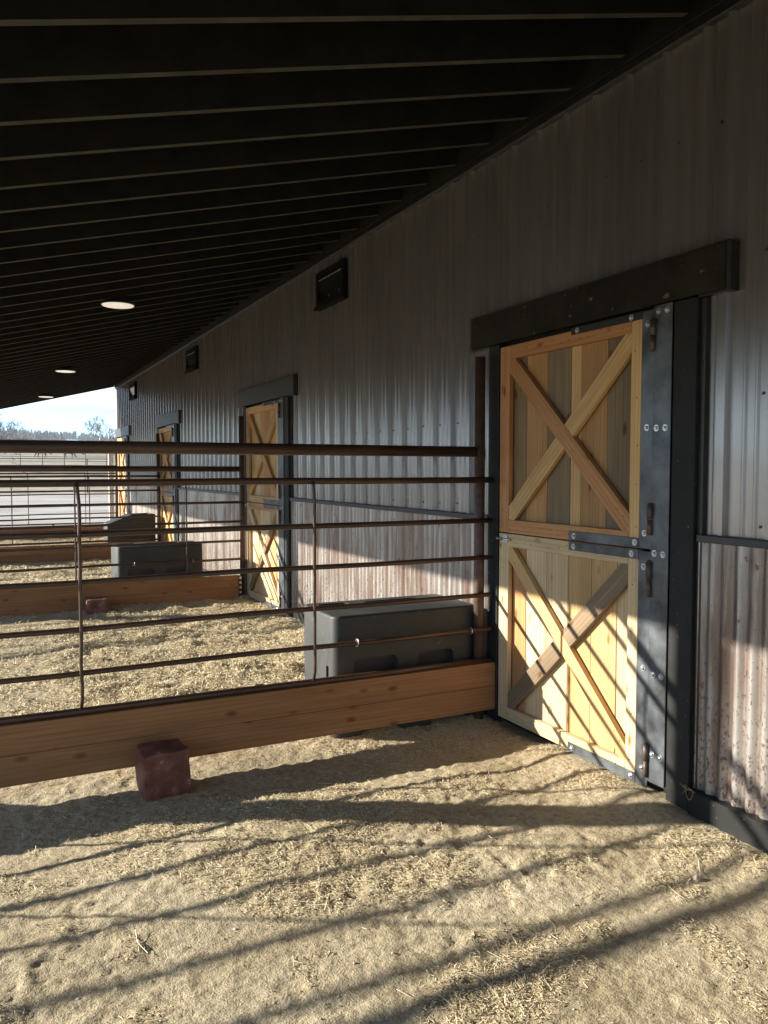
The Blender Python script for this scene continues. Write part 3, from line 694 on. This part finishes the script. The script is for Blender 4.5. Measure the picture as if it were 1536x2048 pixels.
pal2 = dict(up=P(pl([3.86,3.70,3.52,3.36,3.18,3.0,2.84], ['yellow','cream','yellow','orange','yellow','tan']), 'tan', 'yellow', ('yellow','cream'), ('yellow','yellow')),
            low=P(pl([3.86,3.70,3.52,3.36,3.18,3.0,2.84], ['cream','yellow','cream','cream','yellow','tan']), 'cream', 'brown', ('cream','cream'), ('tan','cream'), (.085,.075)), header=M['grey_header'])
pal3 = dict(up=P(pl([3.86,3.68,3.50,3.30,3.12,2.96,2.84], ['yellow','tan','orange','tan','orange','yellow']), 'yellow', 'brown', ('yellow','tan'), ('yellow','orange')),
            low=P(pl([3.86,3.68,3.50,3.30,3.12,2.96,2.84], ['cream','yellow','yellow','cream','cream','yellow']), 'yellow', 'tan', ('cream','cream'), ('orange','cream'), (.085,.08)), header=M['grey_header'])
pal4 = dict(up=P(pl([3.86,3.66,3.47,3.26,3.06,2.84], ['cream','yellow','orange','cream','yellow']), 'tan', 'yellow', ('cream','cream'), ('yellow','yellow')),
            low=P(pl([3.86,3.66,3.47,3.26,3.06,2.84], ['cream','yellow','cream','yellow','cream']), 'tan', 'orange', ('cream','orange'), ('yellow','cream'), (.085,.08)), header=M['grey_header'])
make_door(DOORS[0], 'nearest dutch door with grey weathered planks in its upper half and pale yellow lower half', pal1)
make_door(DOORS[1], 'second dutch door from the camera, all pale yellow pine behind the nearest fence', pal2)
make_door(DOORS[2], 'third dutch door along the wall, orange tinted upper half, beside the dark feeders', pal3)
make_door(DOORS[3], 'farthest dutch door, narrow pale slice near the end of the barn', pal4)

# ------------------------------------------------------------------ pipe fences
def make_fence(i, label):
    yf, dz, dtop = FENCES[i]; rp = np.random.RandomState(i)
    t = thing('pipe_fence', label, 'fence', (2.63, yf, FLOOR), 'rusty pipe fences dividing the pens')
    XE = -6.6; sd = 20 if i == 0 else 12; XP = 2.63 if i else 2.618
    zt = .107+dtop
    tube('post', M['post'], t, [(XP, yf+.012, -1.6), (XP, yf+.012, .66+dtop*.5)], .0305, sd)
    for x in (XE,):
        tube('post', M['post'], t, [(x, yf+.012, -1.6), (x, yf+.012, zt+.01)], .0305, 12)
    tube('top_rail', M['pipe'], t, [(XP-.028, yf+.012, zt), (.8, yf+.012, zt+.001), (-3, yf+.012, zt-.004), (XE, yf+.012, zt)], .0305, sd)
    # weld ring
    tube('weld', M['post'], t, [(XP-.030, yf+.012, zt), (XP-.022, yf+.012, zt)], [.033, .036], sd)
    yr = yf-.036
    def sag(z, a): return [(2.672 if i == 0 else 2.62, yr, z), (1.9, yr, z-a*.3), (1.2, yr, z+.001), (.3, yr, z-a), (-1.0, yr, z-a*.4), (-3, yr, z), (XE, yr, z)]
    rails = [(-.058, .0175), (-.296, .0145), (-.514, .0135), (-.735, .0135), (-.942, .0135), (-1.128, .0170)]
    zs = []
    for k, (z, r) in enumerate(rails):
        z = z + (dz if k < 5 else -.042*(i > 0)); zs.append(z)
        tube('rail', M['pipe'], t, sag(z, .003+.008*(k in (2,3,4))), r, 12 if i == 0 else 8)
    x = 1.545 if i == 0 else (1.98 if i == 1 else 1.512)
    stays = [1.545, .383, -.78, -1.94, -3.1, -4.3, -5.4] if i == 0 else ([1.98, .827, -.33, -1.5, -2.7, -3.9, -5.1] if i == 1 else ([1.512, .362, -.8, -2, -3.2] if i == 2 else [1.964, .812, -.35, -1.5, -2.7]))
    for sx in stays:
        ys_ = yr-.024
        pts = [(sx-.006, yr-.012, zs[0]-.004), (sx-.005, ys_, zs[0]-.022), (sx-.003, ys_, zs[0]-.05), (sx+.002, ys_, zs[0]-.10)]
        for z in zs[1:5]: pts += [(sx+rp.uniform(-.003,.003), ys_, z+.05), (sx+rp.uniform(-.002,.002), ys_, z), (sx+.001, ys_, z-.05)]
        pts += [(sx, ys_, zs[5]+.06), (sx-.004, yr-.012, zs[5]+.008)]
        tube('stay', M['pipe'], t, pts, .0085, 8)
    # kick boards
    zb0 = -1.140 if i == 0 else -1.196
    for k in range(2):
        hi = zb0 - k*.1405; xa = 2.688 if i == 0 else 2.560
        cuts = [xa, -1.2, -4.0, XE]
        for a, b in zip(cuts[:-1], cuts[1:]):
            drop = -.004*(k == 0)
            board('kick_board', M['kick'], t, (a-.001, yf-.044, hi-.069), (b+.002, yf-.044, hi-.069-.014), .1392, .038, (0,1,0), .002)
    for x in ([1.25, -1.15] if i == 0 else [1.3, -1.15]):
        box('board_bracket', M['black_metal'], t, (x-.02, yf-.023, zb0-.27), (x+.02, yf-.016, zb0+.03), .001)
    if i:
        box('board_bracket', M['black_metal'], t, (2.562, yf-.062, zb0-.285), (2.602, yf+.02, zb0-.002), .003)
        for k in range(5): put('bolt', boltm, M['zinc'], t, (2.583, yf-.063, zb0-.03-k*.055), (0, 0, R(90)))
    return t
for i, lb in enumerate(['nearest rusty pipe fence with brown kick boards, running in front of the first dark feeder', 'second rusty pipe fence from the camera, meeting the wall at the second door',
                        'third rusty pipe fence from the camera, meeting the wall at the third door', 'farthest rusty pipe fence inside the porch, at the end of the barn']): make_fence(i, lb)

# ------------------------------------------------------------------ feeders
def boolean_cut(me, cutters):
    a = bpy.data.objects.new('tmp', me); scene.collection.objects.link(a); tmp = []
    for cme in cutters:
        c = bpy.data.objects.new('tmpc', cme); scene.collection.objects.link(c); tmp.append(c)
        md = a.modifiers.new('b', 'BOOLEAN'); md.object = c; md.operation = 'DIFFERENCE'; md.solver = 'EXACT'
    dg = bpy.context.evaluated_depsgraph_get(); dg.update(); res = bpy.data.meshes.new_from_object(a.evaluated_get(dg))
    bpy.data.objects.remove(a)
    for c in tmp: bpy.data.objects.remove(c)
    return res
def rbox(lo, hi, r, rb=.012, axis=2):
    lo, hi = Vector(lo), Vector(hi); bm = bmesh.new(); bmesh.ops.create_cube(bm, size=1)
    for v in bm.verts: v.co = Vector(((lo.x+hi.x)/2+v.co.x*(hi.x-lo.x), (lo.y+hi.y)/2+v.co.y*(hi.y-lo.y), (lo.z+hi.z)/2+v.co.z*(hi.z-lo.z)))
    es = [e for e in bm.edges if abs((e.verts[0].co-e.verts[1].co)[axis]) > 1e-5]
    bmesh.ops.bevel(bm, geom=es, offset=r, segments=6, affect='EDGES', profile=.5)
    if rb:
        es = [e for e in bm.edges if len(e.link_faces) == 2 and abs(e.link_faces[0].normal[axis]-e.link_faces[1].normal[axis]) > .5]
        bmesh.ops.bevel(bm, geom=es, offset=rb, segments=3, affect='EDGES', profile=.5)
    bm.normal_update(); me = bpy.data.meshes.new('rbox'); bm.to_mesh(me); bm.free(); return me
def shade(me, ang=35):
    me.polygons.foreach_set('use_smooth', [True]*len(me.polygons))
    try: me.set_sharp_from_angle(angle=R(ang))
    except Exception: pass
    return me
LX, LY, LZ = .94, .50, .692
body = rbox((0,0,0), (LX,LY,LZ), .055, .016)
cut = [rbox((.07,.22,LZ-.20), (.26,LY-.07,LZ+.1), .04, 0), rbox((.36,.24,LZ-.010), (LX-.20,LY-.09,LZ+.1), .05, 0),
       rbox((.12,-.05,.26), (.40,.055,.445), .035, 0, 1), rbox((.53,-.05,.26), (.77,.055,.445), .035, 0, 1),
       rbox((.17,-.1,-.1), (.42,LY+.1,.115), .03, 0, 1), rbox((.62,-.1,-.1), (.86,LY+.1,.115), .03, 0, 1), rbox((-.1,.14,-.1), (LX+.1,LY-.14,.10), .03, 0, 0),
       rbox((-.02,.07,.10), (.012,.11,.40), .008, 0, 0)]
fmesh = shade(boolean_cut(body, cut))
def feeder1(x, y, z, lb):
    t = thing('hay_feeder', lb, 'feeder', (x, y, z), 'dark plastic feeders against the pipe fences')
    put('body', fmesh, M['plastic'], t, (x, y, z)); return t
f1 = feeder1(1.70, 4.075, -1.500, 'large charcoal plastic feeder standing right behind the nearest fence')
f2 = feeder1(1.255, 9.07, -1.525, 'charcoal plastic feeder behind the second fence, with a sunlit left end')
# slanted corner feeder behind the third fence
V = [(0,0,.02), (0,0,.60), (.38,0,.745), (.79,0,.752), (.79,0,.02)]; V += [(a, .48, c) for a, b, c in V]
me = mesh_from(V, [(0,4,3,2,1), (5,6,7,8,9), (0,1,6,5), (1,2,7,6), (2,3,8,7), (3,4,9,8), (4,0,5,9)])
bm = bmesh.new(); bm.from_mesh(me); bmesh.ops.recalc_face_normals(bm, faces=bm.faces[:]); bmesh.ops.bevel(bm, geom=bm.edges[:], offset=.018, segments=3, affect='EDGES', profile=.5); bm.to_mesh(me); bm.free()
me = shade(boolean_cut(me, [rbox((.42,.05,.35), (.74,.43,.9), .04, 0)]))
t = thing('hay_feeder', 'dark feeder with a slanted top behind the third fence', 'feeder', (1.80, 14.06, -1.50), 'dark plastic feeders against the pipe fences')
put('body', me, M['plastic'], t, (1.80, 14.06, -1.50))
# rings tying the feeder to the fence
for fi, xs_ in ((0, (1.80, 2.53)), (1, (1.42, 2.05))):
    yf, dz, _ = FENCES[fi]; par = f1 if fi == 0 else f2
    for x in xs_:
        pts = [(x+.002*math.sin(a), yf-.036+.020*math.cos(a), -.942+dz+.020*math.sin(a)) for a in [2*math.pi*k/12 for k in range(13)]]
        tube('tie_ring', M['zinc'], par, pts, .0028, 6)

# ------------------------------------------------------------------ salt blocks
def salt(x0, x1, y0, y1, z0, z1, rot, lb, seed):
    bm = bmesh.new(); bmesh.ops.create_cube(bm, size=1); bmesh.ops.subdivide_edges(bm, edges=bm.edges[:], cuts=9, use_grid_fill=True)
    s = Vector((x1-x0, y1-y0, z1-z0))
    for v in bm.verts:
        p = v.co.copy(); q = Vector([max(-.43, min(.43, c)) for c in p]); dlt = p-q
        if dlt.length > 0: p = q + dlt.normalized()*min(dlt.length, .07) if dlt.length > .07 else p
        n_ = mnoise.noise(p*3+Vector((seed,0,0)))*.05 + mnoise.noise(p*9+Vector((seed,0,0)))*.018
        p = p*(1+n_)
        if p.z > .3: p.z -= .06*max(0, -p.x)*max(0,.5-p.y) + .02*math.sin(p.x*6)
        p.z -= .03*math.exp(-((p.x-.12)**2+(p.y+.1)**2)/.05)*(p.z > .3)
        p.y += .035*math.exp(-((p.x+.15)**2+(p.z-.1)**2)/.03)*(p.y < -.4)
        if p.z > 0: p.x *= 1-.06*p.z; p.y *= 1-.1*p.z
        v.co = Vector((p.x*s.x, p.y*s.y, p.z*s.z))
    me = bpy.data.meshes.new('salt'); bm.to_mesh(me); bm.free(); shade(me, 30); me.materials.append(M['salt'])
    o = bpy.data.objects.new('salt_block', me); link(o); o.location = ((x0+x1)/2, (y0+y1)/2, (z0+z1)/2); o.rotation_euler = (0, R(-2), R(rot))
    return tag(o, lb, 'salt block', 'dark red salt blocks on the pen floor')
salt(.612, .828, 3.722, 3.925, -1.530, -1.300, 3, 'large dark red salt block in front of the nearest kick boards', 1)
salt(.895, 1.11, 8.66, 8.87, -1.525, -1.325, 0, 'speckled dark red salt block in front of the second fence', 2)
salt(.89, 1.10, 18.55, 18.75, -1.52, -1.42, 0, 'tiny dark salt block in front of the farthest fence', 3)

# twisted twine at the foot of the nearest jamb
pts = [(2.66+.02*math.sin(a*1.3), 2.46+.035*math.cos(a), -1.395+.022*math.sin(a)+.004*a) for a in [k*.5 for k in range(26)]]
o = tube('baling_twine', M['brown'], None, pts, .0022, 5); tag(o, 'loose curl of pale baling twine at the foot of the door jamb', 'twine')

# ------------------------------------------------------------------ far things
def far_fence(y, x0, x1, step, h, lb, rails):
    t = thing('field_fence', lb, 'fence', (x0, y, terrain(y)), 'pipe fences across the pasture'); z0 = terrain(y); x = x0
    while x < x1:
        tube('post', M['post'], t, [(x, y, z0-.6), (x, y, z0+h)], .045, 6); x += step
    for rz in rails: tube('rail', M['pipe'], t, [(x0, y, z0+rz), (x1, y, z0+rz+.02)], .032, 6)
far_fence(90, -30.05, 60, 2.08, 1.45, 'farther pipe fence in the pasture, with horses grazing behind it', (1.42, .95, .5))
far_fence(58, -28, 60, 5.7, 2.3, 'taller pipe fence at the far edge of the gravel yard', (2.28, 1.1))
def skin_mesh(verts, edges, radii, root=0, sub=1):
    me = bpy.data.meshes.new('sk'); me.from_pydata(verts, edges, []); ob = bpy.data.objects.new('sk', me); scene.collection.objects.link(ob)
    md = ob.modifiers.new('s', 'SKIN'); sv = me.skin_vertices[0].data
    for k, r in enumerate(radii): sv[k].radius = r if isinstance(r, tuple) else (r, r); sv[k].use_root = (k == root)
    ss = ob.modifiers.new('ss', 'SUBSURF'); ss.levels = sub; ss.render_levels = sub
    dg = bpy.context.evaluated_depsgraph_get(); dg.update(); res = bpy.data.meshes.new_from_object(ob.evaluated_get(dg)); bpy.data.objects.remove(ob)
    res.polygons.foreach_set('use_smooth', [True]*len(res.polygons)); return res
# grazing horse, facing +X, head down; hock bends back, knees straight
hv = [(0,0,1.22),(.38,0,1.16),(.74,0,1.20),(-.42,0,1.20),(-.66,0,1.17),            # belly, ribs, chest, loin, croup
      (1.02,0,1.12),(1.26,0,.82),(1.40,0,.50),(1.46,0,.34),(1.54,0,.13),             # neck down, poll, face, muzzle
      (.68,.17,.92),(.70,.17,.52),(.69,.17,.14),(.75,.17,.03), (.74,-.17,.92),(.86,-.17,.54),(.90,-.17,.15),(.97,-.17,.03),
      (-.60,.18,.86),(-.74,.18,.54),(-.70,.18,.14),(-.64,.18,.03), (-.54,-.18,.86),(-.60,-.18,.54),(-.50,-.18,.14),(-.44,-.18,.03),
      (-.86,0,1.05),(-.93,0,.60)]
he = [(0,1),(1,2),(0,3),(3,4),(2,5),(5,6),(6,7),(7,8),(8,9),(2,10),(10,11),(11,12),(12,13),(2,14),(14,15),(15,16),(16,17),(4,18),(18,19),(19,20),(20,21),(4,22),(22,23),(23,24),(24,25),(4,26),(26,27)]
hr = [.31,.29,.25,.27,.22,.19,.14,.12,.10,.07,.12,.065,.045,.06,.12,.065,.045,.06,.14,.07,.045,.06,.14,.07,.045,.06,.05,.035]
hm_ = skin_mesh(hv, he, hr); hm_.materials.append(M['horse'])
for hx, hy, rz, lb in ((16.5, 190, 0, 'dark bay horse grazing in the pasture, right of the other horse'), (11.3, 192, R(180), 'dark bay horse grazing in the pasture, left of the other horse')):
    o = bpy.data.objects.new('horse', hm_); link(o); o.location = (hx, hy, terrain(hy)-.02); o.rotation_euler = (0, 0, rz); o.scale = (1.05,)*3
    tag(o, lb, 'horse', 'two dark horses grazing beyond the field fence')

def bare_tree(x, y, z, h, seed, lb, spread=1.0, lean=0.0, depth=6):
    rr = random.Random(seed); parts_t = []; parts_c = []
    def grow(p, d, ln, r, lev):
        r = max(r, .030); pts = [p]; rads = [r]; n = 3 if lev < 3 else 2
        for k in range(n):
            d = (d + Vector((rr.gauss(0,.16), rr.gauss(0,.16), rr.gauss(.02,.12)))).normalized(); p = p + d*ln/n; pts.append(p); rads.append(r*(1-.45*(k+1)/n))
        (parts_t if lev == 0 else parts_c).append(tube_geo(pts, rads, 5 if lev < 2 else 3, False))
        if lev >= depth: return
        nb = rr.choice([2,3,3]) if lev < depth-1 else 3
        for k in range(nb):
            a = rr.uniform(0, 2*math.pi); s = d.cross(Vector((math.cos(a), math.sin(a), .3))).normalized()
            nd = (d*(.75 if k else 1) + s*rr.uniform(.45, 1.05)*spread).normalized(); nd.z = nd.z*.85+.06
            grow(pts[-1] if k < 2 else pts[-2], nd, ln*rr.uniform(.66,.86), r*.55*rr.uniform(.85,1.1), lev+1)
    grow(Vector((0,0,-.3)), Vector((lean,0,1)).normalized(), h*.27, h*.030, 0)
    t = thing('bare_tree', lb, 'tree', (x, y, z), 'bare winter trees in the pasture')
    put('trunk', mesh_from(*join_geo(parts_t), smooth=True), M['bark'], t, (x, y, z))
    put('crown', mesh_from(*join_geo(parts_c)), M['bark'], t, (x, y, z))
bare_tree(16.8, 118, 1.2, 8.2, 5, 'bare leafless tree against the sky just left of the barn corner', 1.1, -.12, 7)
bare_tree(-2.0, 80, -.3, 8.6, 12, 'bare leafless tree at the left edge under the roof line', .95, .15, 7)
bare_tree(8.0, 225, 4.4, 7.0, 21, 'small bare tree low against the pine ridge on the left', 1.1, .1, 6)
bare_tree(30, 222, 4.2, 6.0, 33, 'small bare tree low against the pine ridge on the right', 1.1, 0, 6)
# brush
rr = random.Random(4); parts = []
for k in range(120):
    y = rr.uniform(212, 290); x = y*rr.uniform(-.02, .20); z = terrain(y); h = rr.uniform(1.2, 2.6)
    for j in range(34):
        a = rr.uniform(0, 6.28); sx = rr.uniform(.1, 1.0)
        p0 = Vector((x, y, z)); p1 = p0 + Vector((math.cos(a)*sx*.5*h, math.sin(a)*sx*.4, h*rr.uniform(.4,.8))); p2 = p1 + Vector((math.cos(a)*.4, 0, h*.3))
        parts.append(tube_geo([p0, p1, p2], [.05,.035,.012], 3, False))
o = bpy.data.objects.new('brush', mesh_from(*join_geo(parts))); link(o); o.data.materials.append(M['bark']); tag(o, 'grey leafless brush in front of the pine ridge', 'brush', kind='stuff')
# pine ridge
V = []; F = []; xs = np.arange(-500, 1100, 25.0); ys = [560, 700, 820, 930, 1060, 1250]
def ridge(x): return 29 + 3.5*math.sin(x*.009+2.0) + 2.5*math.sin(x*.021) + 9*math.exp(-((x+60)/70)**2)
prof = [0, .40, .74, 1, .95, .3]
for y, pz in zip(ys, prof):
    for x in xs: V.append((x, y, 15 + (ridge(x)-15)*pz + 2*mnoise.noise(Vector((x*.01, y*.01, 1)))))
nx = len(xs)
for j in range(len(ys)-1):
    for i in range(nx-1): F.append((j*nx+i, j*nx+i+1, (j+1)*nx+i+1, (j+1)*nx+i))
o = bpy.data.objects.new('hill', mesh_from(V, F, True)); link(o); o.data.materials.append(M['hill']); tag(o, 'low purple brown hill below the pines', kind='structure')
parts = []
for k in range(2600):
    x = rr.uniform(-140, 420); row = rr.random()**.7; y = 640 + row*300; zb_ = 15 + (ridge(x)-15)*np.interp(y, ys, prof)-.5; h = rr.uniform(4.5, 9.5)
    if 55 < x-(y-700)*.03 < 105 and row < .75: continue
    w = h*rr.uniform(.22, .36); tiers = 3
    for s_ in range(tiers):
        zc = zb_ + h*(.08+.78*s_/tiers); rad = w*(1-.72*s_/tiers)*rr.uniform(.8,1.2); hh = h*.46; n = 5
        a0 = rr.uniform(0, 6.28); ox, oy = rr.uniform(-.3,.3), rr.uniform(-.3,.3)
        vs = [(x+ox+rad*rr.uniform(.7,1.25)*math.cos(a0+2*math.pi*q/n), y+oy+rad*rr.uniform(.7,1.25)*math.sin(a0+2*math.pi*q/n), zc+rr.uniform(-.4,.4)) for q in range(n)] + [(x+ox, y+oy, zc+hh)]
        parts.append((vs, [(q, (q+1) % n, n) for q in range(n)]))
o = bpy.data.objects.new('pine_forest', mesh_from(*join_geo(parts))); link(o); o.data.materials.append(M['pine']); tag(o, 'dark pine forest along the far ridge', 'forest', kind='stuff')

# haze: even thin air that fades the far ridge
m = bpy.data.materials.new('thin_haze'); m.use_nodes = True; N = m.node_tree.nodes; N.clear()
ho = N.new('ShaderNodeOutputMaterial'); pv = N.new('ShaderNodeVolumePrincipled'); pv.inputs['Color'].default_value = (.80,.87,.98,1); pv.inputs['Density'].default_value = .0003; pv.inputs['Anisotropy'].default_value = .3
m.node_tree.links.new(pv.outputs['Volume'], ho.inputs['Volume'])
hv_, hf = box_geo((-1150, -1150, -4.5), (1300, 1400, 75)); o = bpy.data.objects.new('haze', mesh_from(hv_, hf)); link(o); o.data.materials.append(m); tag(o, 'thin pale haze over the whole valley', 'haze', kind='stuff')
